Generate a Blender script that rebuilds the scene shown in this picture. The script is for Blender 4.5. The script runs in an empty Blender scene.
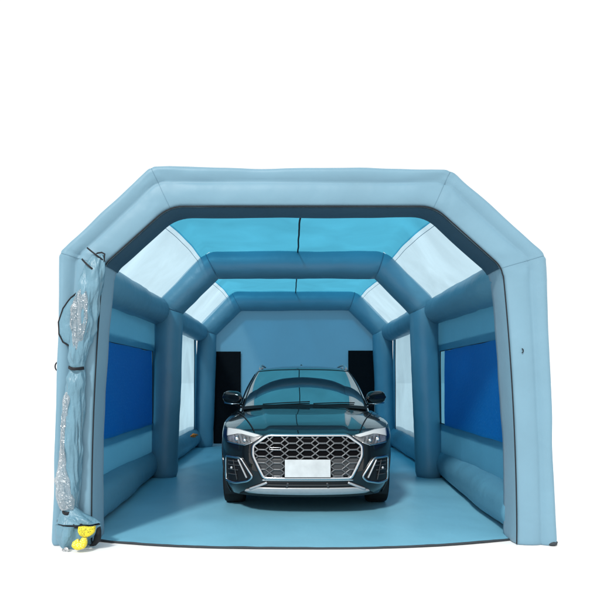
import bpy, math, random
from mathutils import Vector, noise
random.seed(4)
S = bpy.context.scene
COL = S.collection
R = math.radians

# ------------------------------------------------------------------ helpers
def lerp(a, b, t): return a + (b - a) * t
def tab(t, pts):
    if t <= pts[0][0]: return pts[0][1]
    for (a, b), (c, d) in zip(pts, pts[1:]):
        if t <= c: return b + (d - b) * (t - a) / (c - a)
    return pts[-1][1]
def sm(t): t = max(0, min(1, t)); return t * t * (3 - 2 * t)
def stab(t, pts):
    """smooth (monotone-ish catmull) table"""
    n = len(pts)
    if t <= pts[0][0]: return pts[0][1]
    if t >= pts[-1][0]: return pts[-1][1]
    for i in range(n - 1):
        x0, y0 = pts[i]; x1, y1 = pts[i + 1]
        if t <= x1:
            def slope(j):
                if j == 0: return (pts[1][1] - pts[0][1]) / (pts[1][0] - pts[0][0])
                if j == n - 1: return (pts[-1][1] - pts[-2][1]) / (pts[-1][0] - pts[-2][0])
                a = (pts[j][1] - pts[j-1][1]) / (pts[j][0] - pts[j-1][0])
                b = (pts[j+1][1] - pts[j][1]) / (pts[j+1][0] - pts[j][0])
                return 0 if a * b <= 0 else 2 * a * b / (a + b)
            h = x1 - x0; u = (t - x0) / h
            m0, m1 = slope(i) * h, slope(i + 1) * h
            return (2*u**3-3*u*u+1)*y0 + (u**3-2*u*u+u)*m0 + (-2*u**3+3*u*u)*y1 + (u**3-u*u)*m1
def nz(p, s=1.0): return noise.noise(Vector(p) * s)

class MB:
    def __init__(self): self.v = []; self.f = []
    def vert(self, p): self.v.append(tuple(p)); return len(self.v) - 1
    def loft(self, rings, closed=True, cap0=False, cap1=False, flip=False):
        ids = [[self.vert(p) for p in r] for r in rings]
        n = len(ids[0])
        for a, b in zip(ids, ids[1:]):
            for i in range(n if closed else n - 1):
                j = (i + 1) % n
                q = (a[i], a[j], b[j], b[i])
                self.f.append(q[::-1] if flip else q)
        if cap0: self.f.append(tuple(ids[0]) if flip else tuple(ids[0][::-1]))
        if cap1: self.f.append(tuple(ids[-1][::-1]) if flip else tuple(ids[-1]))
        return ids
    def grid(self, fn, us, vs, flip=False):
        return self.loft([[fn(u, v) for u in us] for v in vs], closed=False, flip=flip)
    def box(self, x0, x1, y0, y1, z0, z1):
        b = [self.vert((x, y, z)) for z in (z0, z1) for y in (y0, y1) for x in (x0, x1)]
        for q in ((0,2,3,1),(4,5,7,6),(0,1,5,4),(2,6,7,3),(0,4,6,2),(1,3,7,5)):
            self.f.append(tuple(b[i] for i in q))
    def tube(self, path, r, n=12, cap=True, wob=0.0, closed=False, seed=0):
        P = [Vector(p) for p in path]; rings = []
        m = len(P); up = None
        for i, p in enumerate(P):
            if closed: t = P[(i+1) % m] - P[i-1]
            else: t = P[min(i+1, m-1)] - P[max(i-1, 0)]
            t.normalize()
            if up is None:
                up = Vector((0, 0, 1)) if abs(t.z) < .9 else Vector((0, 1, 0))
            s = t.cross(up).normalized(); up = s.cross(t).normalized()
            rr = r(i / (m - 1)) if callable(r) else r
            ring = []
            for k in range(n):
                a = 2 * math.pi * k / n
                d = s * math.cos(a) + up * math.sin(a)
                w = 1.0
                q = p + d * rr
                if wob: q = q + d * wob * (nz(q, 1.7) + .4 * nz(q, 5.1))
                ring.append(q)
            rings.append(ring)
        if closed: rings.append(rings[0])
        self.loft(rings, True, cap and not closed, cap and not closed)
    def sweep(self, pts, nrm, a, b, n=8, cap=True, e=.7, closed=False):
        """strip of half width a, half height b lying along pts on a surface with normals nrm"""
        P = [Vector(p) for p in pts]; N = [Vector(q).normalized() for q in nrm]; m = len(P); rings = []
        for i in range(m):
            t = (P[(i+1) % m] - P[i-1]) if closed else (P[min(i+1, m-1)] - P[max(i-1, 0)])
            t.normalize(); s = t.cross(N[i]).normalized()
            aa = a(i / (m - 1)) if callable(a) else a
            ring = []
            for k in range(n):
                g = 2 * math.pi * (k + .5) / n
                c, d = math.cos(g), math.sin(g)
                c = math.copysign(abs(c) ** e, c); d = math.copysign(abs(d) ** e, d)
                ring.append(P[i] + s * c * aa + N[i] * d * b)
            rings.append(ring)
        if closed: rings.append(rings[0])
        self.loft(rings, True, cap and not closed, cap and not closed)
    def ellipsoid(self, c, r, e=1.0, nu=20, nv=12, lump=0.0, ls=8.0):
        rings = []
        P = lambda x: math.copysign(abs(x) ** e, x)
        for j in range(nv + 1):
            ph = -math.pi / 2 + math.pi * (j * .996 + nv * .002) / nv
            ring = []
            for i in range(nu):
                th = 2 * math.pi * i / nu
                q = Vector((P(math.cos(ph)) * P(math.cos(th)) * r[0], P(math.cos(ph)) * P(math.sin(th)) * r[1], P(math.sin(ph)) * r[2]))
                if lump: q *= 1 + lump * nz(q + Vector(c), ls)
                ring.append(q + Vector(c))
            rings.append(ring)
        self.loft(rings, True, True, True)
    def lathe(self, prof, axis_x, cy, cz, n=48, sgn=1):
        rings = []
        for r, x in prof:
            rings.append([(axis_x + sgn * x, cy + r * math.cos(2*math.pi*k/n), cz + r * math.sin(2*math.pi*k/n)) for k in range(n)])
        self.loft(rings, True)
    def build(self, name, mat, parent=None, smooth=True, off=(0, 0, 0), label=None, auto=None):
        me = bpy.data.meshes.new(name)
        me.from_pydata([(x - off[0], y - off[1], z - off[2]) for x, y, z in self.v], [], self.f)
        me.validate()
        import bmesh
        bm = bmesh.new(); bm.from_mesh(me)
        bmesh.ops.recalc_face_normals(bm, faces=bm.faces); bm.to_mesh(me); bm.free()
        if smooth:
            for p in me.polygons: p.use_smooth = True
            if auto: 
                me.set_sharp_from_angle(angle=R(auto))
        me.materials.append(mat)
        o = bpy.data.objects.new(name, me); COL.objects.link(o)
        if parent: o.parent = parent
        if label: o['label'] = label
        return o

def empty(name, loc, label, cat, group=None):
    o = bpy.data.objects.new(name, None); COL.objects.link(o)
    o.location = loc; o['label'] = label; o['category'] = cat
    if group: o['group'] = group
    return o
def tag(o, label, cat, group=None):
    o['label'] = label; o['category'] = cat
    if group: o['group'] = group
    return o

# ------------------------------------------------------------------ materials
def mat(name, col, rough=.5, spec=.5, metal=0, coat=0, coat_r=.03, sheen=0, bump=None, vary=0, vscale=3, coat_ior=None, ior=None):
    m = bpy.data.materials.new(name); m.use_nodes = True
    nt = m.node_tree; b = nt.nodes['Principled BSDF']
    b.inputs['Base Color'].default_value = (*col, 1)
    b.inputs['Roughness'].default_value = rough
    b.inputs['Specular IOR Level'].default_value = spec
    b.inputs['Metallic'].default_value = metal
    b.inputs['Coat Weight'].default_value = coat
    b.inputs['Coat Roughness'].default_value = coat_r
    b.inputs['Sheen Weight'].default_value = sheen
    if coat_ior: b.inputs['Coat IOR'].default_value = coat_ior
    if ior: b.inputs['IOR'].default_value = ior
    tc = nt.nodes.new('ShaderNodeTexCoord')
    if vary:
        n = nt.nodes.new('ShaderNodeTexNoise'); n.inputs['Scale'].default_value = vscale; n.inputs['Detail'].default_value = 6
        nt.links.new(tc.outputs['Object'], n.inputs['Vector'])
        r = nt.nodes.new('ShaderNodeMapRange'); r.inputs['From Min'].default_value = .3; r.inputs['From Max'].default_value = .7
        r.inputs['To Min'].default_value = 1 - vary; r.inputs['To Max'].default_value = 1 + vary
        nt.links.new(n.outputs['Fac'], r.inputs['Value'])
        mx = nt.nodes.new('ShaderNodeVectorMath'); mx.operation = 'SCALE'
        mx.inputs[0].default_value = col
        nt.links.new(r.outputs['Result'], mx.inputs['Scale'])
        nt.links.new(mx.outputs['Vector'], b.inputs['Base Color'])
    if bump:
        prev = None
        for (sc, st, dist, det, stretch) in bump:
            mp = nt.nodes.new('ShaderNodeMapping'); mp.inputs['Scale'].default_value = stretch
            nt.links.new(tc.outputs['Object'], mp.inputs['Vector'])
            n = nt.nodes.new('ShaderNodeTexNoise'); n.inputs['Scale'].default_value = sc; n.inputs['Detail'].default_value = det
            n.inputs['Distortion'].default_value = .3
            if det < 0:
                n.noise_type = 'RIDGED_MULTIFRACTAL'; n.inputs['Detail'].default_value = -det; n.inputs['Distortion'].default_value = .8; n.normalize = True
            nt.links.new(mp.outputs['Vector'], n.inputs['Vector'])
            bu = nt.nodes.new('ShaderNodeBump'); bu.inputs['Strength'].default_value = st; bu.inputs['Distance'].default_value = dist
            nt.links.new(n.outputs['Fac'], bu.inputs['Height'])
            if prev: nt.links.new(prev.outputs['Normal'], bu.inputs['Normal'])
            prev = bu
        nt.links.new(prev.outputs['Normal'], b.inputs['Normal'])
    return m

def glow(m, col, fac):
    """thin cloth that lets some outside light through"""
    nt = m.node_tree; out = nt.nodes['Material Output']; b = nt.nodes['Principled BSDF']
    tl = nt.nodes.new('ShaderNodeBsdfTranslucent'); tl.inputs['Color'].default_value = (*col, 1)
    mx = nt.nodes.new('ShaderNodeMixShader'); mx.inputs[0].default_value = fac
    nt.links.new(b.outputs[0], mx.inputs[1]); nt.links.new(tl.outputs[0], mx.inputs[2]); nt.links.new(mx.outputs[0], out.inputs['Surface'])
    return m

def sheet_mat(name, tint, clear, gloss=.1, trans=None, rough=.08, bump=.25):
    """thin plastic film: clear (straight-through) + diffusing + a little gloss"""
    m = bpy.data.materials.new(name); m.use_nodes = True
    nt = m.node_tree; N = nt.nodes; Lk = nt.links; N.clear()
    out = N.new('ShaderNodeOutputMaterial')
    tr = N.new('ShaderNodeBsdfTransparent'); tr.inputs['Color'].default_value = (*tint, 1)
    tl = N.new('ShaderNodeBsdfTranslucent'); tl.inputs['Color'].default_value = (*(trans or tint), 1)
    gl = N.new('ShaderNodeBsdfGlossy'); gl.inputs['Roughness'].default_value = rough
    tc = N.new('ShaderNodeTexCoord'); n = N.new('ShaderNodeTexNoise'); n.inputs['Scale'].default_value = 3.5; n.inputs['Detail'].default_value = 5
    bu = N.new('ShaderNodeBump'); bu.inputs['Strength'].default_value = bump; bu.inputs['Distance'].default_value = .05
    Lk.new(tc.outputs['Object'], n.inputs['Vector']); Lk.new(n.outputs['Fac'], bu.inputs['Height'])
    Lk.new(bu.outputs['Normal'], gl.inputs['Normal']); Lk.new(bu.outputs['Normal'], tl.inputs['Normal'])
    n2 = N.new('ShaderNodeTexNoise'); n2.inputs['Scale'].default_value = 1.1; n2.inputs['Detail'].default_value = 5; n2.inputs['Distortion'].default_value = .8
    mr = N.new('ShaderNodeMapRange'); mr.inputs['From Min'].default_value = .3; mr.inputs['From Max'].default_value = .7
    mr.inputs['To Min'].default_value = .86; mr.inputs['To Max'].default_value = 1.10
    Lk.new(tc.outputs['Object'], n2.inputs['Vector']); Lk.new(n2.outputs['Fac'], mr.inputs['Value'])
    for sh, c_ in ((tr, tint), (tl, trans or tint)):
        vs = N.new('ShaderNodeVectorMath'); vs.operation = 'SCALE'; vs.inputs[0].default_value = c_
        Lk.new(mr.outputs['Result'], vs.inputs['Scale']); Lk.new(vs.outputs['Vector'], sh.inputs['Color'])
    m1 = N.new('ShaderNodeMixShader'); m1.inputs[0].default_value = clear
    Lk.new(tl.outputs[0], m1.inputs[1]); Lk.new(tr.outputs[0], m1.inputs[2])
    m2 = N.new('ShaderNodeMixShader'); m2.inputs[0].default_value = gloss
    Lk.new(m1.outputs[0], m2.inputs[1]); Lk.new(gl.outputs[0], m2.inputs[2])
    Lk.new(m2.outputs[0], out.inputs['Surface'])
    return m

BLUE = (.142, .270, .355)
fab_bump = [(2.2, .35, .05, 3, (1, 1, 1)), (1.6, .45, .04, -3, (1, 1, .6)), (14, .12, .01, 4, (1, 1, 1))]
M = {}
M['fabric'] = mat('blue_oxford_fabric', BLUE, .5, .35, sheen=.1, bump=fab_bump, vary=.05, vscale=1.5)
M['tube'] = mat('blue_inflated_tube_fabric', (.078, .225, .325), .42, .4, bump=[(3, .3, .05, 3, (1, 1, 1)), (2.2, .25, .03, -3, (1, 1, 1)), (16, .12, .01, 4, (1, 1, 1))], vary=.05, vscale=2)
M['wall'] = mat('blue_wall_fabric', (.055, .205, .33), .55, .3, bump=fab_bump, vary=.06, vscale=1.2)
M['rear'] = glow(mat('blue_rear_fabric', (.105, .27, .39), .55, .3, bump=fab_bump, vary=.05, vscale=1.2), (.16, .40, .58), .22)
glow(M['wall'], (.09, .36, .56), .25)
M['floor'] = mat('blue_floor_tarpaulin', (.175, .44, .575), .40, .4, bump=[(1.6, .35, .05, 4, (1, .5, 1)), (.9, .5, .05, -4, (1, .7, 1)), (9, .12, .01, 4, (1, 1, 1))], vary=.06, vscale=1.2)
M['hem'] = mat('dark_hem', (.03, .04, .05), .7, .3)
M['black'] = mat('black_webbing', (.006, .008, .012), .6, .3)

M['filter_black'] = mat('black_filter_mesh', (.003, .004, .006), .9, .1, bump=[(60, .3, .01, 2, (1, 1, 1))])
M['roof'] = sheet_mat('cyan_translucent_roof', (.078, .375, .545), .72, .05, trans=(.07, .45, .65))
M['clear'] = sheet_mat('clear_vinyl', (.53, .73, .83), .80, .08, trans=(.6, .8, .9))
M['clear_side'] = sheet_mat('clear_side_vinyl', (.36, .52, .61), .5, .08, trans=(.40, .60, .70))
M['clear_blue'] = sheet_mat('tinted_side_vinyl', (.08, .24, .34), .7, .06, trans=(.12, .32, .44))
M['under_sheet'] = mat('navy_under_sheet', (.022, .06, .095), .6, .3, bump=fab_bump)
M['void'] = mat('black_void', (.002, .002, .003), .8, .08)
M['crumple'] = sheet_mat('crumpled_clear_vinyl', (.80, .84, .86), .42, .22, trans=(.85, .88, .90), rough=.2, bump=1.0)
for n_ in M['crumple'].node_tree.nodes:
    if n_.type == 'TEX_NOISE' and n_.inputs['Scale'].default_value > 3: n_.inputs['Scale'].default_value = 17; n_.inputs['Detail'].default_value = 3; n_.inputs['Distortion'].default_value = 1.6
    if n_.type == 'BUMP': n_.inputs['Distance'].default_value = .04
M['curtain'] = mat('blue_curtain_fabric', (.105, .225, .30), .42, .5, bump=[(7, .7, .06, 4, (1.5, 1.5, .35)), (25, .25, .02, 3, (1, 1, 1))], vary=.08, vscale=6)
M['yellow'] = None
# car
M['chrome'] = mat('satin_chrome', (.56, .58, .60), .2, .5, metal=1)
M['paint'] = mat('black_car_paint', (.004, .0055, .007), .25, .06, bump=[(3, .03, .01, 2, (1, 1, 1))], coat=1.0, coat_r=.015, coat_ior=1.52)
M['glass'] = mat('dark_window_glass', (.004, .010, .014), .02, .9, ior=2.9)
M['silver'] = mat('silver_trim', (.42, .44, .46), .32, .5, metal=.35, vary=.05, vscale=20)
M['grey_mesh'] = mat('grey_grille_plastic', (.12, .127, .135), .36, .5, metal=.5)
M['dark'] = mat('black_plastic', (.006, .007, .009), .5, .3, bump=[(90, .2, .004, 2, (1, 1, 1))])
M['dkgrey'] = mat('dark_grey_plastic', (.035, .04, .045), .45, .4)
M['tyre'] = mat('tyre_rubber', (.008, .008, .009), .75, .2, bump=[(70, .4, .01, 3, (1, 1, 1))])
M['rim'] = mat('alloy_rim', (.30, .31, .32), .28, .5, metal=.9)
M['plate'] = mat('white_plate', (.50, .54, .56), .35, .4, bump=[(6, .15, .01, 4, (1, 1, 3))], vary=.13, vscale=8)
M['lamp_white'] = mat('white_lamp_reflector', (.52, .55, .56), .15, .6)
M['lamp_grey'] = mat('lamp_housing', (.30, .31, .32), .15, .6, metal=.6, vary=.5, vscale=14)
M['orange'] = mat('orange_cord', (.55, .16, .02), .6, .3)

def dots_mat(name, base, dot, scale, size):
    m = mat(name, base, .55, .3, bump=[(40, .5, .01, 2, (1, 1, 1))])
    nt = m.node_tree; b = nt.nodes['Principled BSDF']
    tc = nt.nodes.new('ShaderNodeTexCoord'); v = nt.nodes.new('ShaderNodeTexVoronoi'); v.inputs['Scale'].default_value = scale
    v.inputs['Randomness'].default_value = .55
    nt.links.new(tc.outputs['Object'], v.inputs['Vector'])
    r = nt.nodes.new('ShaderNodeMath'); r.operation = 'LESS_THAN'; r.inputs[1].default_value = size
    nt.links.new(v.outputs['Distance'], r.inputs[0])
    mx = nt.nodes.new('ShaderNodeMix'); mx.data_type = 'RGBA'
    mx.inputs['A'].default_value = (*base, 1); mx.inputs['B'].default_value = (*dot, 1)
    nt.links.new(r.outputs[0], mx.inputs['Factor']); nt.links.new(mx.outputs['Result'], b.inputs['Base Color'])
    return m
M['filter_blue'] = glow(dots_mat('dark_blue_filter_mesh', (.003, .18, .47), (.03, .28, .58), 26, .2), (.006, .36, .85), .42)
M['yellow'] = dots_mat('yellow_dark_speck', (.62, .52, .03), (.05, .06, .02), 75, .28)
M['yellow_pale'] = dots_mat('yellow_pale_speck', (.64, .54, .04), (.75, .75, .5), 75, .28)

# ------------------------------------------------------------------ world, sun, camera, ground
w = bpy.data.worlds.new('World'); S.world = w; w.use_nodes = True
WORLD = 1.1
w.node_tree.nodes['Background'].inputs[0].default_value = (1, 1, 1, 1)
w.node_tree.nodes['Background'].inputs[1].default_value = WORLD
sun = bpy.data.lights.new('sun', 'SUN'); sun.energy = 3.0; sun.angle = R(7); sun.color = (1, .97, .92)
so = bpy.data.objects.new('sun', sun); COL.objects.link(so)
SAZ, SEL = R(22), R(40)       # from the left of and behind the camera
d = Vector((math.sin(SAZ) * math.cos(SEL), math.cos(SAZ) * math.cos(SEL), -math.sin(SEL)))
so.rotation_euler = d.to_track_quat('-Z', 'Y').to_euler()
cam = bpy.data.cameras.new('camera'); co = bpy.data.objects.new('camera', cam); COL.objects.link(co)
cam.sensor_width = 36; cam.lens = 37.2; cam.shift_x = .015; cam.shift_y = .135; cam.clip_end = 1000; cam.clip_start = .05
co.location = (-.08, 0, 1.42); co.rotation_euler = (R(90), 0, 0); S.camera = co
S.view_settings.view_transform = 'Standard'; S.view_settings.look = 'None'
S.render.resolution_x = S.render.resolution_y = 1024
try:
    S.cycles.use_denoising = True; S.cycles.max_bounces = 14; S.cycles.diffuse_bounces = 6; S.cycles.transparent_max_bounces = 16
except Exception: pass

g = MB(); n = 64
ring = [g.vert((400*math.cos(2*math.pi*i/n), 400*math.sin(2*math.pi*i/n), 0)) for i in range(n)]
g.f.append(tuple(ring))
go = g.build('ground', mat('white_ground', (.86, .86, .86), .8, .2), smooth=False); go['kind'] = 'structure'

# ------------------------------------------------------------------ the inflatable tent
Y0 = 5.36
OFF = (0, Y0, 0)
tent = empty('inflatable_tent', OFF, 'big blue inflatable paint booth tent with angled roof, open at the front', 'tent')
def T(m, name, material, parent=None, **k):
    return m.build(name, material, parent or tent, off=OFF, **k)

def rounded(pts, cuts, ns, nc):
    """polyline with each corner eased by a quadratic curve; fixed point counts"""
    P = [Vector((p[0], 0, p[1])) for p in pts]; out = []
    A = [P[0]]
    segs = []
    prev = P[0]
    for i in range(1, len(P) - 1):
        a = (P[i-1] - P[i]).normalized(); b = (P[i+1] - P[i]).normalized()
        p0 = P[i] + a * cuts[i-1]; p2 = P[i] + b * cuts[i-1]
        for k in range(ns): out.append(prev.lerp(p0, k / ns))
        for k in range(nc):
            t = k / nc
            out.append((1-t)**2 * p0 + 2*t*(1-t) * P[i] + t*t * p2)
        prev = p2
    for k in range(ns + 1): out.append(prev.lerp(P[-1], k / ns))
    return out

O_ = [(-2.165, .075), (-2.095, 2.53), (-1.30, 3.29), (1.31, 3.27), (2.135, 2.51), (2.235, .075)]
I_ = [(-1.80, .075), (-1.70, 2.42), (-1.13, 2.93), (1.155, 2.93), (1.745, 2.40), (1.87, .075)]
Po = rounded(O_, [.05]*4, 44, 6); Pi = rounded(I_, [.08, .13, .13, .08], 44, 6)
for P_ in (Pi,):
    for i in list(range(45)) + list(range(len(P_) - 45, len(P_))):
        t = (P_[i].z - .075) / 2.35
        P_[i].x += math.copysign(.03 * math.sin(math.pi * max(0, min(1, t))) ** .8, P_[i].x)
TH = .62
prof = []
for a, y in [(0, .53), (-.02, .40), (-.03, .27), (-.02, .13), (0, .03)]: prof.append((a, y))
for a, y in [(.02, .003), (.08, -.008), (.2, -.018), (.35, -.022), (.48, -.018), (.55, -.008), (.585, -.001)]: prof.append((a, y))
for a, y in [(.62, -.006), (.67, -.018), (.75, -.031), (.82, -.034), (.9, -.035), (.96, .005), (1.0, .07), (1.03, .17), (1.04, .28), (1.03, .39), (1.0, .47), (.94, .53)]: prof.append((a, y))
for a, y in [(.8, .575), (.6, .59), (.4, .585), (.2, .57), (.06, .55)]: prof.append((a, y))
fa = MB(); rings = []
NS = len(Po)
corner_idx = [44 + 3 + 50 * i for i in range(4)]
for i in range(NS):
    o, ii = Po[i], Pi[i]; e = o - ii
    near = min(abs(i - c) for c in corner_idx)
    ring = []
    for a, y in prof:
        p = ii + e * a; q = Vector((p.x, Y0 + (y if y < .03 else .03 + (y - .03) * TH), p.z))
        amp = .012
        k = amp * (nz(q + Vector((3, 0, 0)), 1.3) + .35 * nz(q, 4))
        q += (e.normalized() * (a - .5) * 2 + Vector((0, (y - .27) * 3, 0))) * k * (0 if a < .6 and y < .1 else 1)
        q.y += (.006 * nz(q, 2.0) if y < .1 else 0)
        if near <= 1 and a > .55: q -= e * .012 * (1.3 - near)           # pinched seam at the corner
        wr = math.exp(-(near / 9) ** 2) * (1 if .05 < a < 1.1 else .4)
        q.y -= .010 * wr * (1 - abs(nz((a * 9, near * .10, i // 50 * 3.1), 1.0)) * 3.2) if y < .15 else 0
        q.z = max(q.z, 0.004)
        ring.append(q)
    rings.append(ring)
face_ids = list(range(4, len(prof) - 6))
inner_pts = [[p.copy() for p in r[:5]] for r in rings]
station = {c: [p.copy() for p in rings[c]] for c in corner_idx}
# gathered, rounded foot at each end
def foot(ring, k, dz):
    c = sum(ring, Vector()) / len(ring)
    return [Vector((lerp(c.x, p.x, k), lerp(c.y, p.y, k), dz)) for p in ring]
for ends in (0, -1):
    base = rings[ends]
    for p in base: p.z = .075
    r2 = [foot(base, 1.004, .05), foot(base, .995, .025), foot(base, .97, .009), foot(base, .93, .003)]
    if ends == 0: rings = r2[::-1] + rings
    else: rings = rings + r2
fa.loft(rings, True, True, True)
arch_f = T(fa, 'front_arch', M['fabric'])
# black piping on the inner front edge, seam lines on the face
pp = MB(); pp.tube([(Pi[0].x, Y0 - .002, .012)] + [(p.x, Y0 - .004, p.z) for p in Pi] + [(Pi[-1].x, Y0 - .002, .012)], .0055, 8)
T(pp, 'piping', M['black'], arch_f)
M['stitch'] = mat('blue_stitching', (.115, .225, .30), .6, .3)
for c in corner_idx:
    o, ii = Po[c], Pi[c]; seam = MB()
    seam.tube([station[c][k] + Vector((0, -.001, 0)) for k in face_ids], .002, 6)
    T(seam, 'seam', M['stitch'], arch_f)
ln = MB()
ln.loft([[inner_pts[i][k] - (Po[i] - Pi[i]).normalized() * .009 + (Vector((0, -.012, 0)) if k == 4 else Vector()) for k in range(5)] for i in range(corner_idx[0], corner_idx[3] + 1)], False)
T(ln, 'under_sheet', M['under_sheet'], arch_f)
# navy sheet just inside the arch top and slopes, darker than its fabric
for (x, z, sx) in ((-2.155, 1.55, -1), (-2.11, 2.37, -1)):
    lp = MB()
    rr = .045 if z < 2 else .02
    lp.tube([(x + sx * rr * math.sin(t) * .9, Y0 + .2, z + rr * math.cos(t)) for t in [math.pi * k / 12 for k in range(13)]], .006, 6)
    T(lp, 'tie_loop', M['black'], arch_f)

lp = MB(); lp.tube([(1.905 + .012 * math.cos(t), Y0 - .03, 1.68 + .018 * math.sin(t)) for t in [math.pi * k / 6 for k in range(-3, 4)]], .0045, 6)
T(lp, 'tie_loop', M['black'], arch_f)
lp = MB(); lp.ellipsoid((2.175, Y0 + .02, .022), (.055, .06, .022), .8, 24, 10, .35, 22)
T(lp, 'foot_patch', M['hem'], arch_f)

# inner arches: round inflated tubes
def arch(yc, r, name, mt):
    ctr = [(-1.75 - r, 0), (-1.665 - r, 2.43 + r * .3), (-1.165 - r * .35, 2.925 + r), (1.165 + r * .35, 2.925 + r), (1.665 + r, 2.43 + r * .3), (1.75 + r, 0)]
    path = rounded(ctr, [.07] * 4, 26, 5)
    cid = [26 + 2 + 31 * i for i in range(4)]
    m = MB(); rings = []
    for i, p in enumerate(path):
        t = (path[min(i+1, len(path)-1)] - path[max(i-1, 0)]).normalized()
        s = Vector((-t.z, 0, t.x)); yv = Vector((0, 1, 0))
        near = min(abs(i - c) for c in cid)
        rad = r * (1 - .05 * math.exp(-(near / 1.2) ** 2))
        e = min(i, len(path) - 1 - i)
        if e == 0: rad *= .9
        ring = []
        for k in range(28):
            a = 2 * math.pi * k / 28
            dv = s * math.cos(a) + yv * math.sin(a)
            q = Vector((p.x, yc, p.z)) + dv * rad
            q += dv * (.012 * nz(q, 1.5) + .005 * nz(q, 6))
            ring.append(q)
        rings.append(ring)
    m.loft(rings, True, True, True)
    a = T(m, name, mt)
    # welded seam rings at the bends
    for c in cid:
        sm_ = MB(); p = path[c]; t = (path[c+1] - path[c-1]).normalized(); s = Vector((-t.z, 0, t.x))
        sm_.tube([Vector((p.x, yc, p.z)) + (s * math.cos(q) + Vector((0, 1, 0)) * math.sin(q)) * r * .955 for q in [2 * math.pi * k / 32 for k in range(32)]], .006, 6, closed=True)
        T(sm_, 'seam', M['seam'], a)
    return a
M['seam'] = mat('tube_seam', (.05, .14, .22), .5, .3)
YM, YB = 9.12, 13.28
arch(YM, .2, 'middle_arch', M['tube'])
arch(YB, .21, 'rear_arch', M['tube'])

# longitudinal tubes
def straight(x, z, ya, yb, r, name, drop=0, rf=lambda t: 1, xin=0):
    m = MB(); n_ = 40
    pts = [(x - math.copysign(xin * (1 - sm(k / 40)), x), lerp(ya, yb, k / n_), z + drop * k / n_) for k in range(n_ + 1)]
    m.tube(pts, lambda t: r * rf(t), 28, True, .014)
    return T(m, name, M['tube'])
for s in (-1, 1):
    straight(s * 2.03, 2.36, 5.55, YM + .1, .19, 'eave_tube', .09, xin=.10)
    straight(s * 2.02, 2.45, YM + .02, YB, .19, 'eave_tube')
    straight(s * 2.22, .21, 5.64, YM - .02, .21, 'base_tube', rf=lambda t: lerp(.88, 1, sm(t * 2)), xin=.18)
    straight(s * 2.20, .22, YM + .02, YB, .22, 'base_tube')

# side walls: fabric panels with windows set in
XW = 2.10
def wall_frame(s, ya, yb, z0, z1, wy0, wy1, wz0, wz1, name):
    m = MB()
    for (a, b, c, d_) in ((ya, yb, z0, wz0), (ya, yb, wz1, z1), (ya, wy0, wz0, wz1), (wy1, yb, wz0, wz1)):
        m.grid(lambda u, v: (s * (XW + .012 * nz((u, v, 3), 1.6)), u, v), [lerp(a, b, k / 14) for k in range(15)], [lerp(c, d_, k / 8) for k in range(9)])
    return T(m, name, M['wall'])
def rect_loop(s, x, y0, y1, z0, z1):
    pts = []
    for (a, b), (c, d_) in (((y0, z0), (y1, z0)), ((y1, z0), (y1, z1)), ((y1, z1), (y0, z1)), ((y0, z1), (y0, z0))):
        for k in range(10): pts.append((s * x, lerp(a, c, k / 10), lerp(b, d_, k / 10)))
    return pts
for s in (-1, 1):
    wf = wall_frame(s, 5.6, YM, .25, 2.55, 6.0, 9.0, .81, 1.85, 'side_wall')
    v = MB(); v.grid(lambda u, z: (s * (XW + .01 + .012 * nz((u, z, 1), 2)), u, z), [lerp(5.8, 9.2, k / 20) for k in range(21)], [lerp(.70, 1.95, k / 10) for k in range(11)])
    win = T(v, 'vinyl_window', M['clear_blue'], wf)
    p = MB(); p.tube(rect_loop(s, XW - .012, 6.0, 9.0, .81, 1.85), .007, 6, closed=True); T(p, 'window_piping', M['black'], wf)
    f = MB()
    ys = [lerp(6.08, 8.86 if s < 0 else 8.66, k / 24) for k in range(25)]; zs = [lerp(.80, 1.845, k / 12) for k in range(13)]
    fx = lambda u, z: XW - .035 + .012 * nz((u, z, 9), 1.8)
    f.grid(lambda u, z: (s * fx(u, z), u, z + .012 * nz((u, z, 5), 2.2)), ys, zs)
    f.grid(lambda u, z: (s * (fx(u, z) + .016), u, z + .012 * nz((u, z, 5), 2.2)), ys, zs)
    T(f, 'filter_panel', M['filter_blue'])
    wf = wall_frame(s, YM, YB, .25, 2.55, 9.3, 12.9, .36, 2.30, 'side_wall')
    v = MB(); v.grid(lambda u, z: (s * (XW + .01 + .015 * nz((u, z, 1), 2)), u, z), [lerp(9.15, 13.15, k / 20) for k in range(21)], [lerp(.25, 2.42, k / 10) for k in range(11)])
    T(v, 'vinyl_window', M['clear_side'], wf)
    p = MB(); p.tube(rect_loop(s, XW - .012, 9.3, 12.9, .36, 2.30), .007, 6, closed=True); T(p, 'window_piping', M['black'], wf)

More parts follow.
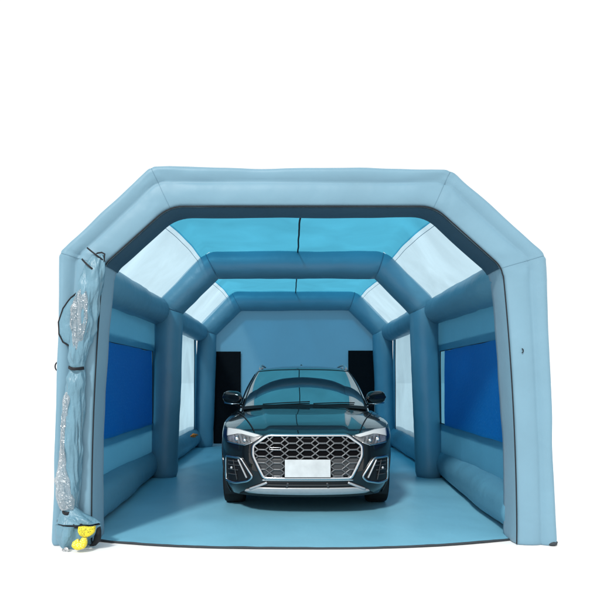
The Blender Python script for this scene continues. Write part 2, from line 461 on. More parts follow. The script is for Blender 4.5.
# roof: cyan flat sheet and clear sloping sheets per bay, drawn over the outside of the arches
for ya, yb in ((5.5, YM), (YM, YB)):
    def roof_z(x, y):
        x = abs(x)
        z = 3.315 if x < 1.30 else 3.315 - (x - 1.30) * 1.04
        z -= .11 * (1 - sm((y - 5.5) / 1.3))
        return z - .012 * math.sin(math.pi * (y - ya) / (yb - ya)) * (1 + math.cos(x * 2)) + .008 * nz((x, y, 0), 1.6)
    edge_x = lambda y: 1.40 + .13 * max(0, 1 - (y - ya) / (yb - ya) * 1.25) ** 1.6
    m = MB()
    m.grid(lambda u, y: (u * edge_x(y), y, roof_z(u * edge_x(y), y)), [k / 24 - 1 for k in range(49)], [lerp(ya, yb, k / 24) for k in range(25)])
    T(m, 'roof_sheet', M['roof'])
    c = MB(); c.tube([(.02 + .015 * nz((0, y, 0), 2.5), y, roof_z(0, y) - .016) for y in [lerp(ya + .05, yb - .05, k / 30) for k in range(31)]], .011, 8)
    T(c, 'roof_seam', M['black'])
    for s in (-1, 1):
        m = MB()
        def sl(t, y):
            x = lerp(edge_x(y) - .01, 2.06, t)
            return (s * x, y, roof_z(x, y) + .004 - .02 * math.sin(math.pi * t))
        m.grid(sl, [k / 14 for k in range(15)], [lerp(ya, yb, k / 20) for k in range(21)])
        T(m, 'clear_roof_panel', M['clear'])
        m = MB(); m.tube([(q[0], q[1], q[2] - .004) for q in [sl(.07, lerp(ya + .1, yb - .1, k / 20)) for k in range(21)]], .003, 6)
        T(m, 'panel_seam', M['seam'])

# rear wall with two black filter panels
m = MB()
def rw(u, v):
    z = v * 3.14
    hw = tab(z, [(0, 2.12), (2.5, 2.08), (3.14, 1.30)])
    return (u * hw, 13.42 - .03 * math.sin(math.pi * v) * math.cos(u * 1.5) + .01 * nz((u * 2, 0, z), 1.2), max(z, .01))
m.grid(rw, [k / 16 - 1 for k in range(33)], [k / 24 for k in range(25)])
rear = T(m, 'rear_wall', M['rear'] if 'rear' in M else M['fabric'])
for x0, x1, z0, z1 in ((-1.735, -1.176, .088, 2.04), (1.167, 1.70, .088, 2.06)):
    m = MB(); m.box(x0, x1, 13.33, 13.352, z0, z1); m.box(x0 - .015, x1 + .015, 13.345, 13.36, z0 - .015, z1 + .015)
    T(m, 'rear_filter', M['filter_black'], rear, smooth=False)

# floor sheet
m = MB()
def fl(u, v):
    fy = 5.53 - .30 * (1 - abs(u) ** 2.6)
    y = lerp(fy, 13.42, v ** 1.4)
    return (u * lerp(1.89, 2.2, sm((v - .02) * 14)), y, .016 + .006 * nz((u * 2, y, 0), 1.6) + .004 * nz((u * 5, y, 0), 3))
m.grid(fl, [k / 30 - 1 for k in range(61)], [k / 60 for k in range(61)])
flo = T(m, 'floor_sheet', M['floor'])
m = MB(); m.tube([Vector(fl(k / 40 - 1, 0)) + Vector((0, -.004, -.004)) for k in range(81)], .010, 8)
T(m, 'floor_hem', M['hem'], flo)

# ------------------------------------------------------------------ rolled-up door curtain on the left pillar
DC = 5.25
def px(x, y, dd=DC): return (-.08 + (x - 291) * dd / 620, 1.42 - (y - 381) * dd / 620)
def bundle(m, rows, yc, depth=.7, lump=.16, folds=5, n=72, ss=12, seed=0, zmin=.004, hf=.05, hs=16, twist=7, hz=.12):
    rings = []
    ts = len(rows)
    cx = [(i, r[0]) for i, r in enumerate(rows)]; cy = [(i, r[1]) for i, r in enumerate(rows)]; cw = [(i, r[2]) for i, r in enumerate(rows)]
    for j in range((ts - 1) * ss + 1):
        t = j / ss
        x, z = px(stab(t, cx), stab(t, cy)); wd = stab(t, cw) * DC / 620
        ring = []
        for k in range(n):
            a = 2 * math.pi * k / n
            f = 1 + lump * .55 * math.sin(folds * a + twist * z + 2.5 * nz((z * 2.2, seed, 0)) * 2) * (.5 + .5 * nz((a, z * 3, seed))) + lump * nz((math.cos(a) * 1.6, math.sin(a) * 1.6, z * 6 + seed)) + hf * (1 - 3 * abs(nz((math.cos(a) * wd * hs + z * 4, math.sin(a) * wd * hs, z * hs * hz + seed))))
            dep = min(wd * depth, .10)
            ring.append((x + math.cos(a) * wd * f, yc + math.sin(a) * dep * f, max(zmin, z)))
        rings.append(ring)
    m.loft(rings, True, True, True)
cur = MB()
bundle(cur, [(97, 254, 5), (95, 262, 8), (92, 276, 10.5), (88, 292, 11.5), (85, 308, 12), (81, 328, 11.5), (78, 346, 9.5), (75.5, 358, 8.5), (75, 367, 6.5),
             (74, 378, 8.5), (73, 395, 9.5), (71, 420, 10), (70, 450, 10), (68, 480, 10.5), (67, 500, 9.5), (68, 511, 7.5)], 5.285, lump=.24, hf=.13, hs=30, folds=4, twist=11)
curtain = T(cur, 'door_curtain', M['curtain'])
h = MB()
bundle(h, [(68, 507, 7), (71, 513, 11), (75, 518, 17), (77, 523, 20.5)], 5.265, .6, .12, 9, seed=3, hf=.08)
T(h, 'curtain_hem', M['curtain'], curtain)
h = MB()
bundle(h, [(77, 525, 19), (75, 531, 18), (72, 539, 14.5), (70, 546, 10), (69, 549, 7)], 5.26, .6, .34, 6, seed=8, hf=.16, hs=10)
T(h, 'curtain_end', M['curtain'], curtain)
h = MB()
bundle(h, [(84, 289, 2.5), (82.5, 296, 6), (81, 312, 8), (79.5, 330, 7), (77.5, 344, 3.5), (77, 350, 2)], 5.236, .62, .2, 6, seed=5, hf=.26, hs=24, hz=.22)
bundle(h, [(68, 392, 1.5), (66.5, 402, 3.5), (65, 422, 2.6), (63.5, 445, 2.6), (63, 465, 4), (63, 480, 6.5), (65, 498, 7), (67, 509, 6)], 5.240, .8, .35, 4, seed=6, hf=.26, hs=24, hz=.22)
T(h, 'crumpled_window', M['crumple'], curtain)
h = MB(); h.tube([(px(66 + 4 * math.sin(k * .5), 0)[0] + k * .006, 5.155 + .01 * math.cos(k * .7), .012 + .02 * (k % 4 > 1)) for k in range(12)], .009, 8)
T(h, 'clip', M['chrome'], curtain)
# loose oval flap with black piping
fp = MB(); outl = [(79, 290), (70, 297), (62, 308), (57.5, 322), (58, 334), (62, 342), (70, 347), (78, 351), (82, 345), (84, 320), (86, 300)]
def fpts(dy, k=1.0):
    c = (73, 322); r = []
    for i in range(len(outl)):
        a, b = outl[i], outl[(i + 1) % len(outl)]
        for q in range(4):
            x, y = lerp(a[0], b[0], q / 4), lerp(a[1], b[1], q / 4)
            X, Z = px(lerp(c[0], x, k), lerp(c[1], y, k)); r.append((X, 5.285 - dy + .012 * nz((X, Z, 0), 12), Z))
    return r
fp.loft([fpts(-.03), fpts(.0), fpts(.018, .94), fpts(.03, .6), fpts(.03, .2)], True, True, True)
T(fp, 'curtain_flap', M['curtain'], curtain)
pl = MB(); pl.tube([(a, b - .004, c) for a, b, c in fpts(.008)], .0065, 6, closed=True)
def pstrip(m, pts, y, r):
    m.tube([(px(a, b)[0], y, px(a, b)[1]) for a, b in pts], r, 8)
pstrip(pl, [(103, 256), (100, 270), (96.5, 283), (93.5, 300), (91.5, 320), (88, 340), (84, 350)], 5.285, .0075)
T(pl, 'curtain_piping', M['black'], curtain)
def strap(rowsx, y0, rr, sag=0, dep=.075):
    (xa, ya_), (xb, yb_) = rowsx; m = MB(); pts = []; nr = []
    for k in range(17):
        t = k / 16; X, Z = px(lerp(xa, xb, t), lerp(ya_, yb_, t) + sag * math.sin(math.pi * t))
        pts.append((X, y0 - dep * math.sin(math.pi * (.06 + .88 * t)), Z)); nr.append((-(.5 - t) * 1.2, -1, 0))
    m.sweep(pts, nr, rr, .004); return m
for rx, rr, sg, dp in ((((81, 258.5), (99.5, 275)), .008, 0, .085), (((86, 247), (104, 261)), .007, 0, .06), (((67.5, 367), (83, 368)), .014, 1.5, .075),
               (((59.5, 509), (77, 510)), .014, 3, .085), (((56.5, 522), (98, 524)), .020, 1, .115)):
    T(strap(rx, 5.29, rr, sg, dp), 'strap', M['black'], curtain)
lp = MB(); pstrip(lp, [(95, 254), (97, 252.5), (101, 252), (104, 253.5), (103.5, 257), (103, 262)], 5.27, .007); T(lp, 'strap', M['black'], curtain)
lp = MB()
bundle(lp, [(96, 524, 3), (97.5, 532, 3), (96.5, 540, 3.5), (92, 546, 3)], 5.26, .7, .2, 4, seed=11)
T(lp, 'strap', M['black'], curtain)

def blob(outline, y, th, name, material, label, cat, grp, base):
    c = (sum(p[0] for p in outline) / len(outline), sum(p[1] for p in outline) / len(outline)); m = MB()
    cx_ = [(i, p[0]) for i, p in enumerate(outline + outline[:1])]; cy_ = [(i, p[1]) for i, p in enumerate(outline + outline[:1])]
    def rg(k, dy):
        r = []
        for j in range(48):
            t = j / 48 * len(outline); X, Z = px(lerp(c[0], stab(t, cx_), k), lerp(c[1], stab(t, cy_), k), 5.15)
            r.append((X, y - dy - .006 * nz((X, Z, 2), 30), max(Z, .006)))
        return r
    m.loft([rg(.2, -th), rg(.8, -th), rg(1, -th * .4), rg(1, th * .2), rg(.9, th * .75), rg(.6, th), rg(.15, th * .9)], True, True, True)
    X, Z = px(c[0], c[1], 5.15)
    o = m.build(name, material, None, off=(X, y, base)); o.location = (X, y, base)
    tag(o, label, cat, grp)
blob([(79.5, 526), (85, 525.5), (91, 526), (96.5, 525), (96, 530), (93, 534), (87, 536.5), (81, 534.5), (79, 530)], 5.125, .022, 'tie_bundle', M['yellow'],
     'upper yellow tie bundle with dark specks strapped at the curtain foot', 'tie', 'yellow ties at the foot of the rolled curtain', 0)
blob([(74, 541), (79, 538), (81.5, 540.5), (83.5, 536.5), (87.5, 537), (88.5, 541.5), (86, 547), (79, 549), (75, 547.5), (73, 544.5)], 5.12, .022, 'tie_bundle', M['yellow_pale'],
     'lower yellow tie bundle with pale specks lying by the curtain foot', 'tie', 'yellow ties at the foot of the rolled curtain', 0)
# orange cord on the left base tube below the far window
m = MB(); m.tube([(-1.80 + .03 * math.sin(k * 1.3), 10.9 + .07 * math.cos(k * .9) + k * .018 - .1, .455 + .02 * math.sin(k * .8)) for k in range(22)], .012, 8)
oc = m.build('orange_cord', M['orange'], None, off=(-1.8, 10.9, .43)); oc.location = (-1.8, 10.9, .43)
tag(oc, 'small tangle of orange cord under the left clear window', 'cord')

# ------------------------------------------------------------------ the car (local: y = 0 at the bumper tip, rearward positive)
car = empty('parked_car', (.09, 6.35, .016), 'glossy black sport utility car with blank white plate inside the tent', 'car')
LF, NF, LR, LEN = .75, 3.0, .60, 4.68
WZ = [(.2, .87), (.28, .895), (.4, .915), (.55, .93), (.7, .94), (.82, .945), (.92, .935), (1.0, .908), (1.07, .87)]
YF = [(.18, .16), (.22, .105), (.28, .05), (.36, .022), (.45, .006), (.55, 0), (.65, .002), (.75, .02), (.80, .036), (.84, .06), (.9, .12), (1, .2)]
YR = [(.2, .14), (.35, .03), (.5, 0), (.7, .01), (.9, .05), (1.05, .12)]
def Wd(z): return stab(z, WZ)
def fy(x, z):
    r_ = min(abs(x) / Wd(z), .9985)
    return stab(z, YF) + LF * (1 - (1 - r_ ** NF) ** (1 / NF))
def fnorm(x, z, h=.004):
    fx = (fy(x + h, z) - fy(x - h, z)) / (2 * h); fz = (fy(x, z + h) - fy(x, z - h)) / (2 * h)
    return Vector((fx, -1, fz)).normalized()
def fp3(x, z, off=0):
    return Vector((x, fy(x, z), z)) + fnorm(x, z) * off
ZT = [(0, .80), (.1, .82), (.2, .855), (.35, .895), (.7, .945), (1.3, .99), (2.3, 1.02), (3.8, 1.05), (4.68, 1.02)]
ZC = [(0, .80), (.035, .812), (.06, .832), (.1, .852), (.2, .888), (.4, .94), (.7, 1.0), (1.0, 1.05), (1.25, 1.085), (1.5, 1.10), (3.9, 1.09), (4.4, 1.07), (4.68, 1.02)]
us = [('f', math.pi / 2 * k / 34) for k in range(35)] + [('s', (k + 1) / 86) for k in range(86)] + [('r', math.pi / 2 * (1 - k / 20)) for k in range(1, 21)]
def outline(u, z):
    W = Wd(z); kind, a = u; y0 = stab(z, YF) + LF; y1 = LEN - stab(z, YR) - LR
    if kind == 'f': return (W * math.sin(a) ** (2 / NF) if a > 0 else 0, stab(z, YF) + LF * (1 - max(0, math.cos(a)) ** (2 / NF)))
    if kind == 's': return (W, lerp(y0, y1, a))
    return (W * (math.sin(a) ** (2 / 3.2) if a > 1e-6 else 0), y1 + LR * max(0, math.cos(a)) ** (2 / 3.2))
NL = 22
def side_pt(i, l):
    u = us[i]; y_ = outline(u, .6)[1]; zt = stab(y_, ZT)
    z = .19 + (zt - .19) * l / NL
    x, y = outline(u, z)
    # tuck and shoulder line along the flank
    if u[0] == 's' or (u[0] == 'f' and u[1] > 1.2):
        x -= .018 * math.exp(-((z - .62) / .12) ** 2) * sm((y - .9) / .5) * sm((3.9 - y) / .5)
        x -= .05 * sm((.42 - z) / .2) * sm((y - 1.3) / .2) * sm((3.3 - y) / .2)
    return Vector((x, y, z))
AX = ((.90, .36), (3.72, .36)); RA = .40
m = MB(); MI = len(us); Rid = {}; Lid = {}
for i in range(MI):
    for l in range(NL + 1):
        p = side_pt(i, l)
        if abs(p.x) > .55:
            for ay, az in AX:
                dy, dz = p.y - ay, p.z - az; dd = math.hypot(dy, dz)
                # remember for the snap below
        Rid[i, l] = m.vert(p)
        Lid[i, l] = Rid[i, l] if i in (0, MI - 1) else m.vert((-p.x, p.y, p.z))
def inside(p):
    return abs(p[0]) > .55 and any(math.hypot(p[1] - ay, p[2] - az) < RA for ay, az in AX)
snap = set()
for D_ in (Rid, Lid):
    for i in range(MI - 1):
        for l in range(NL):
            q = (D_[i, l], D_[i+1, l], D_[i+1, l+1], D_[i, l+1])
            ins = [inside(m.v[k]) for k in q]
            if sum(ins) >= 3: snap.update(k for k in q); continue
            m.f.append(q); snap.update(k for k, f_ in zip(q, ins) if f_)
used = set(k for f_ in m.f for k in f_)
for k in snap & used:
    x, y, z = m.v[k]
    for ay, az in AX:
        dd = math.hypot(y - ay, z - az)
        if dd < RA + .045 and abs(x) > .55:
            m.v[k] = (x, ay + (y - ay) / dd * RA, az + (z - az) / dd * RA)
KT = 72
def top_z(x, y, xe, ze):
    zc = max(stab(y, ZC), ze); k = min(1, abs(x) / max(xe, 1e-4))
    z = ze + (zc - ze) * (1 - k ** 3.2)
    if y < 1.7:
        amt = sm((y - .12) / .3) * sm((1.5 - y) / .3)
        xc = .40 + .10 * y
        z += .012 * amt * (1 - sm((abs(x) - xc + .025) / .05)) - .006 * amt * math.exp(-(x / .10) ** 2) * 0
    return z
rows = []
for i in range(MI):
    p = m.v[Rid[i, NL]]
    if i in (0, MI - 1): rows.append([Rid[i, NL]]); continue
    r = [Rid[i, NL]]
    for k in range(1, KT):
        t = 1 - 2 * k / KT; t = math.copysign(abs(t) ** .85, t) if abs(t) > 1e-9 else 0
        x = p[0] * t
        r.append(m.vert((x, p[1], top_z(x, p[1], p[0], p[2]))))
    r.append(Lid[i, NL]); rows.append(r)
for i in range(MI - 1):
    a, b = rows[i], rows[i + 1]
    if len(a) == 1:
        for k in range(KT): m.f.append((a[0], b[k], b[k+1]))
    elif len(b) == 1:
        for k in range(KT): m.f.append((b[0], a[k+1], a[k]))
    else:
        for k in range(KT): m.f.append((a[k], a[k+1], b[k+1], b[k]))
body = m.build('body', M['paint'], car)
# underbody and wheel housings
m = MB(); m.box(-.72, .72, .35, 4.45, .20, .30); m.box(-.70, .70, .45, 4.3, .30, .78)
m.build('underbody', M['dark'], car, smooth=False)
for ay, az in AX:
    for s in (-1, 1):
        m = MB(); pa = []; pb = []
        for k in range(33):
            a = math.pi * (-.18 + 1.36 * k / 32)
            pa.append((s * .905, ay + math.cos(a) * RA, az + math.sin(a) * RA)); pb.append((s * .5, ay + math.cos(a) * RA, az + math.sin(a) * RA))
        m.loft([pa, pb], False)
        m.build('wheel_liner', M['dark'], car)
        m = MB()
        pts = []; nr = []
        for k in range(41):
            a = math.pi * (-.14 + 1.28 * k / 40); yy, zz = ay + math.cos(a) * (RA + .012), az + math.sin(a) * (RA + .012)
            u_ = (yy - .75) / 3.3
            xx = (fy_inv if False else None) or Wd(zz)
            if yy < .79 + stab(zz, YF):          # front corner curves inward
                t = min(1, max(0, 1 - (yy - stab(zz, YF)) / LF)); xx = Wd(zz) * (1 - t ** NF) ** (1 / NF)
            pts.append((s * (xx + .002), yy, zz)); nr.append((s, 0, 0))
        m.sweep(pts, nr, .022, .010)
        m.build('wheel_arch_trim', M['paint'], car)
        m = MB()
        tp = [(.25, -.03), (.27, -.105), (.31, -.118), (.345, -.112), (.358, -.09), (.3605, -.05), (.361, 0), (.3605, .05), (.358, .09), (.345, .112), (.31, .118), (.27, .105), (.25, .06)]
        m.lathe(tp, s * .815, ay, .359, 64, s)
        wh = m.build('wheel', M['tyre'], car)
        m = MB(); m.lathe([(.262, -.1), (.245, -.08), (.235, .02), (.25, .085), (.268, .095), (.262, .07)], s * .815, ay, .359, 64, s)
        for k in range(10):
            a = 2 * math.pi * (k // 2) / 5 + (.16 if k % 2 else -.16)
            p0 = (s * .895, ay + .05 * math.cos(a), .359 + .05 * math.sin(a)); p1 = (s * .905, ay + .25 * math.cos(a), .359 + .25 * math.sin(a))
            m.sweep([p0, tuple((q + w_) / 2 for q, w_ in zip(p0, p1)), p1], [(s, 0, 0)] * 3, .02, .014)
        m.lathe([(.001, .1), (.05, .1), (.06, .08), (.06, .03)], s * .815, ay, .359, 24, s)
        m.build('rim', M['rim'], wh)
        m = MB(); m.lathe([(.001, .0), (.17, .0), (.17, .02), (.001, .02)], s * .815, ay, .359, 40, s)
        m.build('brake_disc', M['dkgrey'], wh)

# --- greenhouse
BELT = [(0, 1.22, 1.095), (.42, 1.25, 1.09), (.70, 1.33, 1.07), (.80, 1.46, 1.05), (.855, 2.0, 1.045), (.865, 2.7, 1.055), (.85, 3.4, 1.07), (.80, 4.05, 1.10), (.70, 4.35, 1.10), (.40, 4.50, 1.09), (0, 4.53, 1.09)]
ROOF = [(0, 2.06, 1.572), (.33, 2.09, 1.567), (.56, 2.18, 1.555), (.622, 2.32, 1.552), (.645, 2.7, 1.575), (.64, 3.1, 1.575), (.625, 3.5, 1.56), (.58, 3.90, 1.525), (.52, 4.08, 1.505), (.28, 4.18, 1.50), (0, 4.20, 1.50)]
def cr(P, t):
    n_ = len(P) - 1; i = min(int(t), n_ - 1); f_ = t - i
    p0 = Vector(P[i-1]) if i > 0 else Vector((-P[1][0], P[1][1], P[1][2]))
    p1, p2 = Vector(P[i]), Vector(P[i+1])
    p3 = Vector(P[i+2]) if i + 2 <= n_ else Vector((-P[n_-1][0], P[n_-1][1], P[n_-1][2]))
    return .5 * ((2*p1) + (p2-p0)*f_ + (2*p0-5*p1+4*p2-p3)*f_**2 + (-p0+3*p1-3*p2+p3)*f_**3)
def G0(t, v, s=1):
    a, b = cr(BELT, t), cr(ROOF, t); p = a.lerp(b, v)
    c = Vector((0, 2.9, p.z)); o = (p - c); o.z = 0
    k = .045 * 4 * v * (1 - v)
    n_ = Vector((o.x / .8, o.y / 1.6, 0)); n_.normalize() if n_.length else None
    p += (n_ + Vector((0, 0, .35 if p.y < 2.2 else .1))) * k * (.8 if p.y > 2.2 else .7)
    return Vector((p.x * s, p.y, p.z))
def G(t, v, s=1, off=0):
    p = G0(t, v, 1)
    if off:
        h = .01
        du = G0(min(t + h, 10), v) - G0(max(t - h, 0), v); dv = G0(t, v + h) - G0(t, v - h)
        n_ = du.cross(dv).normalized()
        if n_.dot(p - Vector((0, 2.9, 1.1))) < 0: n_ = -n_
        p = p + n_ * off
    return Vector((p.x * s, p.y, p.z))
m = MB()
TS = [k / 8 for k in range(81)]
loop = [(t, 1) for t in TS] + [(t, -1) for t in TS[1:-1][::-1]]
ringsg = [[G(t, v, s) for t, s in loop] for v in [-.06 + 1.06 * k / 12 for k in range(13)]]
rim_ = ringsg[-1]
for k in range(1, 12):       # crowned roof
    f_ = k / 11 * .985
    ringsg.append([Vector((p.x * (1 - f_), lerp(p.y, 3.05, f_ * .96), p.z + (1.632 - p.z) * (1 - (1 - f_) ** 2.2))) for p in rim_])
m.loft(ringsg, True, False, True)
gh = m.build('cabin_shell', M['paint'], car)
def gpatch(m, t0, t1, v0, v1, s, off=.005, nt=24, nv=12, cut0=0, cut1=0):
    """window patch; cut0/cut1 lean its ends"""
    m.grid(lambda a, v: G(lerp(t0 + cut0 * v, t1 + cut1 * v, a), lerp(v0, v1, v), s, off), [k / nt for k in range(nt + 1)], [k / nv for k in range(nv + 1)])
# windscreen: full width, both halves in one mesh
m = MB()
tt = [-2.45 + 4.90 * k / 60 for k in range(61)]
m.grid(lambda t, v: G(abs(t), lerp(.0, .955, v), 1 if t >= 0 else -1, .005), tt, [k / 20 for k in range(21)])
ws = m.build('windscreen', M['glass'], car)
m = MB()
edge = [(t, .955) for t in tt]
m.sweep([G(abs(t), v, 1 if t >= 0 else -1, .006) for t, v in edge], [(0, -.5, .85)] * len(edge), .010, .004)
for s in (-1, 1):
    e2 = [(2.45, k / 20 * .955) for k in range(21)]
    m.sweep([G(t, v, s, .006) for t, v in e2], [(s * .6, -.5, .6)] * 21, .010, .004)
m.build('windscreen_seal', M['dark'], ws)
for s in (-1, 1):
    for a, b, c0, c1, nm in ((3.25, 4.92, .35, .0, 'side_window'), (5.05, 6.55, 0, -.05, 'side_window'), (6.68, 7.5, -.05, -.2, 'quarter_window')):
        m = MB(); gpatch(m, a, b, .10, .86, s, cut0=c0, cut1=c1); m.build(nm, M['glass'], car)
    m = MB()
    pts = [G(3.15 + (7.55 - 3.15) * k / 30, .065, s, .006) for k in range(31)]
    m.sweep(pts, [(s, 0, .2)] * 31, .010, .006); m.build('window_trim', M['chrome'], car)
    # roof rail on three feet
    m = MB(); pts = []
    for k in range(25):
        t = k / 24; y = lerp(2.36, 4.02, t)
        zb = stab(y, [(2.36, 1.575), (2.7, 1.60), (3.2, 1.60), (3.6, 1.585), (4.02, 1.535)])
        pts.append((s * stab(y, [(2.36, .605), (3, .615), (4.02, .56)]), y, zb + .040 * min(1, 2.4 * t, 4 * (1 - t)) ** .8))
    m.tube(pts, .016, 10)
    for y in (3.0, 3.85): m.box(s * .60 - .012, s * .60 + .012, y - .06, y + .06, 1.52, 1.61)
    m.build('roof_rail', M['silver'], car, auto=40)
m = MB()
tr_ = [7.9 + 2.1 * k / 20 for k in range(21)]
full = [(t, 1) for t in tr_] + [(t, -1) for t in tr_[::-1][1:]]
m.grid(lambda q, v: G(q[0], lerp(.12, .9, v), q[1], .005), full, [k / 12 for k in range(13)])
m.build('rear_window', M['glass'], car)
# spoiler
m = MB(); m.ellipsoid((0, 4.22, 1.535), (.56, .16, .025), .6, 32, 10); m.build('spoiler', M['paint'], car)
# roof aerial fin
m = MB(); m.ellipsoid((0, 3.85, 1.63), (.025, .09, .05), 1, 16, 10); m.build('aerial_fin', M['paint'], car)

# --- front fascia, symmetric outlines in metres (x, z)
def mirror(poly): return [(-x, z) for x, z in poly]
def dens(poly, st=.012, closed=True):
    out = []; n_ = len(poly)
    for i in range(n_ if closed else n_ - 1):
        a, b = poly[i], poly[(i + 1) % n_]; L_ = math.dist(a, b); k = max(1, int(L_ / st))
        for j in range(k): out.append((lerp(a[0], b[0], j / k), lerp(a[1], b[1], j / k)))
    if not closed: out.append(poly[-1])
    return out
def soften(poly, c=.02):
    out = []; n_ = len(poly)
    for i in range(n_):
        p0, p1, p2 = Vector(poly[i-1]), Vector(poly[i]), Vector(poly[(i+1) % n_])
        c1 = min(c, (p0 - p1).length * .4); c2 = min(c, (p2 - p1).length * .4)
        a = p1 + (p0 - p1).normalized() * c1; b = p1 + (p2 - p1).normalized() * c2
        for k in range(4):
            t = k / 3; q = (1-t)**2 * a + 2*t*(1-t) * p1 + t*t * b; out.append((q.x, q.y))
    return out
def fpatch(poly, off, skirt=.02, rings=9):
    m = MB(); P = dens(poly); n_ = len(P); cx_ = sum(p[0] for p in P) / n_; cz_ = sum(p[1] for p in P) / n_
    rs = [[fp3(x, z, off - skirt) for x, z in P]]
    for k in range(rings + 1):
        f_ = 1 - k / rings * .97
        rs.append([fp3(lerp(cx_, x, f_), lerp(cz_, z, f_), off) for x, z in P])
    m.loft(rs, True, False, True); return m
def fstrip(m, poly, a, b, off, closed=True):
    P = dens(poly, .012, closed)
    m.sweep([fp3(x, z, off) for x, z in P], [fnorm(x, z) for x, z in P], a, b, closed=closed)

# grille
GP = [(-.405, .832), (.405, .832), (.556, .736), (.556, .632), (.445, .408), (-.445, .408), (-.556, .632), (-.556, .736)]
grille = fpatch(GP, .003, .02).build('grille', M['void'], car)
m = MB(); fstrip(m, soften(GP, .03), .0165, .016, .016); m.build('grille_frame', M['chrome'], grille)
m = MB(); fstrip(m, soften([(x * 1.045, .62 + (z - .62) * 1.06) for x, z in GP], .03), .008, .012, .006); m.build('grille_surround', M['dark'], grille)
def inpoly(x, z, P):
    c = False; n_ = len(P)
    for i in range(n_):
        (x1, z1), (x2, z2) = P[i], P[i-1]
        if (z1 > z) != (z2 > z) and x < (x2 - x1) * (z - z1) / (z2 - z1) + x1: c = not c
    return c
GIN = [(x * .975, .62 + (z - .62) * .955) for x, z in GP]
m = MB(); PX, PZ, DX = .1555, .0655, .042
def seg(a, b, hw):
    n_ = 12; run = []
    def flush(run):
        if len(run) >= 2: m.sweep([fp3(x, z, .015) for x, z in run], [fnorm(x, z) for x, z in run], hw, .012, 6)
    for k in range(n_ + 1):
        q = (lerp(a[0], b[0], k / n_), lerp(a[1], b[1], k / n_))
        if inpoly(q[0], q[1], GIN): run.append(q)
        else: flush(run); run = []
    flush(run)
zr0 = .793
for r_ in range(-1, 8):
    z = zr0 - PZ * r_                       # rows of hexagon centres
    for c in range(-4, 5):
        xj = (c + .5) * PX                  # junction between two hexagons of a row
        for sx in (-1, 1):
            for sz in (-1, 1): seg((xj, z), (xj + sx * DX, z + sz * PZ / 2), .0082)
        seg((xj + DX, z - PZ / 2), (xj + PX - DX, z - PZ / 2), .0098)
mesh_o = m.build('grille_mesh', M['grey_mesh'], grille)
# closed lower cells either side of the plate
for s in (-1, 1):
    P_ = [(s * .245, .61), (s * .54, .61), (s * .44, .43), (s * .245, .43)]
    fpatch(P_, .010, .006, 5).build('grille_blank', M['dkgrey'], grille)
# small chrome badge outline at the grille's left
m = MB(); fstrip(m, [(-.385, .716), (-.275, .716), (-.275, .695), (-.385, .695)], .0035, .005, .030); m.build('badge', M['chrome'], grille)
# plate
m = MB(); zs = (.424, .602)
def plp(a, b, o): return (a, .022 - o - .01 * 0 + (0), b)
m.box(-.232, .232, -.040, -.022, .424, .602)
m.build('number_plate', M['plate'], car, smooth=False)
m = MB(); m.box(-.238, .238, -.0215, .012, .418, .608); m.build('plate_holder', M['dark'], car, smooth=False)
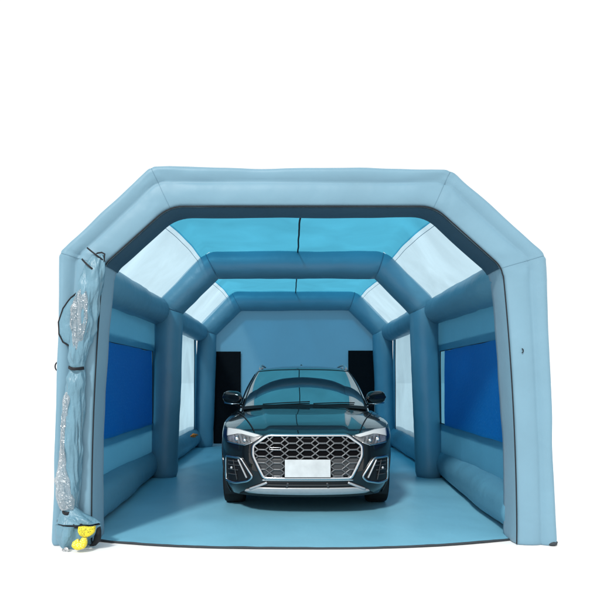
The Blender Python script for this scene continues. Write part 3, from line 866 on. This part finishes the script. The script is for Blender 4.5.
# thin chrome line under the grille and lower intake with silver lip
m = MB(); fstrip(m, [(-.47, .385), (.47, .385)], .007, .008, .008, False); m.build('chrome_line', M['chrome'], car)
fpatch([(-.44, .366), (.44, .366), (.55, .292), (-.55, .292)], .006, .02).build('lower_intake', M['dark'], car)
m = MB()
for x in (-.2, .2): fstrip(m, [(x, .36), (x * 1.08, .30)], .012, .006, .010, False)
fstrip(m, [(-.45, .335), (.45, .335)], .006, .006, .010, False)
m.build('intake_bar', M['dkgrey'], car)
fpatch(soften([(-.525, .306), (.525, .306), (.655, .262), (.60, .246), (0, .238), (-.60, .246), (-.655, .262)], .012), .022, .03).build('bumper_lip', M['silver'], car)
fpatch([(-.60, .243), (0, .236), (.60, .243), (.655, .243), (.72, .205), (-.72, .205), (-.655, .243)], .010, .02).build('lower_valance', M['dark'], car)
for s in (-1, 1):
    m = MB(); fstrip(m, [(s * .595, .285), (s * .50, .325), (s * .415, .362)], .012, .012, .014, False); m.build('lip_strut', M['silver'], car)
    # side intake with bright outline
    F = [(.855, .606), (.69, .603), (.562, .415), (.61, .368), (.75, .332), (.862, .338)]
    F = [(s * x, z) for x, z in F]
    si = fpatch(soften(F, .02), .004, .02).build('side_intake', M['dark'], car)
    m = MB(); fstrip(m, soften(F, .025), .0115, .014, .010); m.build('intake_frame', M['chrome'], si)
    m = MB(); fstrip(m, [(s * .715, .585), (s * .625, .40)], .0085, .010, .012, False)
    m.build('intake_divider', M['silver'], si)
    m = MB()
    for z0 in (.42, .47, .52, .56): fstrip(m, [(s * .83, z0), (s * (.70 - (.52 - z0) * -.35), z0 + .004)], .0055, .006, .010, False)
    fstrip(m, [(s * .77, .575), (s * .73, .37)], .005, .006, .012, False)
    m.build('intake_grid', M['dkgrey'], si)
    m = MB(); q = fp3(s * .79, .49, .012); m.ellipsoid(q, (.014, .008, .014), 1, 14, 8); m.build('parking_sensor', M['silver'], si)
    # headlight
    H = [(.862, .903), (.713, .893), (.455, .834), (.525, .775), (.65, .742), (.845, .765)]
    H = [(s * x, z) for x, z in H]
    hl = fpatch(soften(H, .012), .006, .03).build('headlight', M['lamp_grey'], car)
    D_ = [(.853, .894), (.713, .882), (.49, .836), (.545, .818), (.69, .846), (.775, .842), (.848, .815)]
    fpatch(soften([(s * x, z) for x, z in D_], .008), .013, .015).build('daytime_light', M['lamp_white'], hl)
    for cx_, cz_, rr in ((.735, .795, .026), (.650, .785, .022)):
        q = fp3(s * cx_, cz_, .006); m = MB(); m.ellipsoid(q, (rr, .02, rr * .9), .8, 20, 10); m.build('lamp_lens', M['chrome'], hl)
    m = MB(); fstrip(m, [(s * .565, .765), (s * .65, .735), (s * .84, .758)], .006, .006, .010, False); m.build('lamp_edge', M['chrome'], hl)
    m = MB()
    for k in range(5): fstrip(m, [(s * (.585 + .035 * k), .772 - .004 * k), (s * (.60 + .04 * k), .815 + .004 * k)], .0028, .004, .012, False)
    m.build('lamp_fins', M['dkgrey'], hl)
    # door mirror
    m = MB(); rgs = []
    for k in range(15):
        t = k / 14; x = lerp(.80, 1.055, t)
        h_ = .085 * max(0, 1 - (2 * abs(t - .5)) ** 3.4) ** .45
        h_ = max(h_, .006); zc_ = 1.185 + .012 * t
        rgs.append([(s * x, 1.66 + .075 * math.copysign(abs(math.cos(a)) ** .8, math.cos(a)) + .05 * t, zc_ + h_ * math.copysign(abs(math.sin(a)) ** .8, math.sin(a))) for a in [2 * math.pi * j / 20 for j in range(20)]])
    m.loft(rgs, True, True, True)
    dm = m.build('door_mirror', M['paint'], car)
    m = MB(); m.sweep([(s * .82, 1.60, 1.115), (s * .93, 1.605, 1.108), (s * 1.03, 1.63, 1.125)], [(0, -1, -.3)] * 3, .007, .004); m.build('indicator_strip', M['chrome'], dm)
    m = MB(); m.tube([(s * .78, 1.72, 1.06), (s * .84, 1.70, 1.09), (s * .89, 1.68, 1.12)], .028, 10); m.build('mirror_arm', M['dark'], dm)
    m = MB(); m.ellipsoid((s * .935, 1.755, 1.19), (.10, .012, .06), .7, 20, 8); m.build('mirror_glass', M['chrome'], dm)
    # bonnet shut line, door handles and door gaps
    def topp(x, y, o=.003):
        xe = Wd(.95); ze = stab(y, ZT)
        return (x, y, top_z(x, y, xe, ze) + o)
    m = MB(); L_ = [topp(s * lerp(.56, .835, k / 20) if k < 8 else s * lerp(.56, .835, (k / 20)), lerp(.20, 1.30, k / 20), .001) for k in range(21)]
    m.sweep(L_, [(s * .4, -.1, 1)] * 21, .005, .002); m.build('bonnet_gap', M['dark'], car)
    for y in (2.05, 3.05):
        m = MB(); m.sweep([(s * .937, y + k * .06 + .25, .93 + .002 * k) for k in range(4)], [(s, 0, 0)] * 4, .014, .022); m.build('door_handle', M['paint'], car)
    for y in (1.42, 2.52, 3.42):
        m = MB()
        L_ = [(s * (Wd(z) + .0015 - .018 * math.exp(-((z - .62) / .12) ** 2) * sm((y - .9) / .5) * sm((3.9 - y) / .5) - .05 * sm((.42 - z) / .2) * sm((y - 1.3) / .2) * sm((3.3 - y) / .2)), y, z) for z in [lerp(.36, 1.0, k / 16) for k in range(17)]]
        m.sweep(L_, [(s, 0, 0)] * 17, .004, .002)
        m.build('door_gap', M['dark'], car)
    m = MB(); m.sweep([(s * .89, y, .24) for y in (1.36, 2, 2.6, 3.27)], [(s, 0, 0)] * 4, .05, .03); m.build('side_skirt', M['dkgrey'], car)
    # tail light
    m = MB(); m.ellipsoid((s * .74, 4.5, .90), (.17, .12, .06), .6, 20, 10); m.build('tail_light', mat('red_lamp', (.25, .01, .01), .15, .6), car)
# bonnet leading edge gap and wipers
m = MB(); P_ = [(-.46, .838), (-.40, .846), (.40, .846), (.46, .838)]; fstrip(m, P_, .004, .003, .002, False); m.build('bonnet_gap', M['dark'], car)
for x0, x1 in ((-.50, .06), (.10, .60)):
    m = MB(); pts = []
    for k in range(15):
        t = k / 14; tv = lerp(x0, x1, t)
        # arm lies low across the glass
        tt_ = abs(tv) / .42 if abs(tv) < .42 else 1 + (abs(tv) - .42) / .28
        p = G(tt_, .035 + .045 * t, 1 if tv >= 0 else -1, .018); pts.append(p)
    m.sweep(pts, [(0, -.5, .85)] * 15, .007, .006); m.build('wiper', M['dark'], car)
m = MB(); m.grid(lambda t, v: G(abs(t), lerp(-.04, .03, v), 1 if t >= 0 else -1, .012), [-2.5 + 5 * k / 40 for k in range(41)], [0, .5, 1]); m.build('cowl', M['dark'], car)
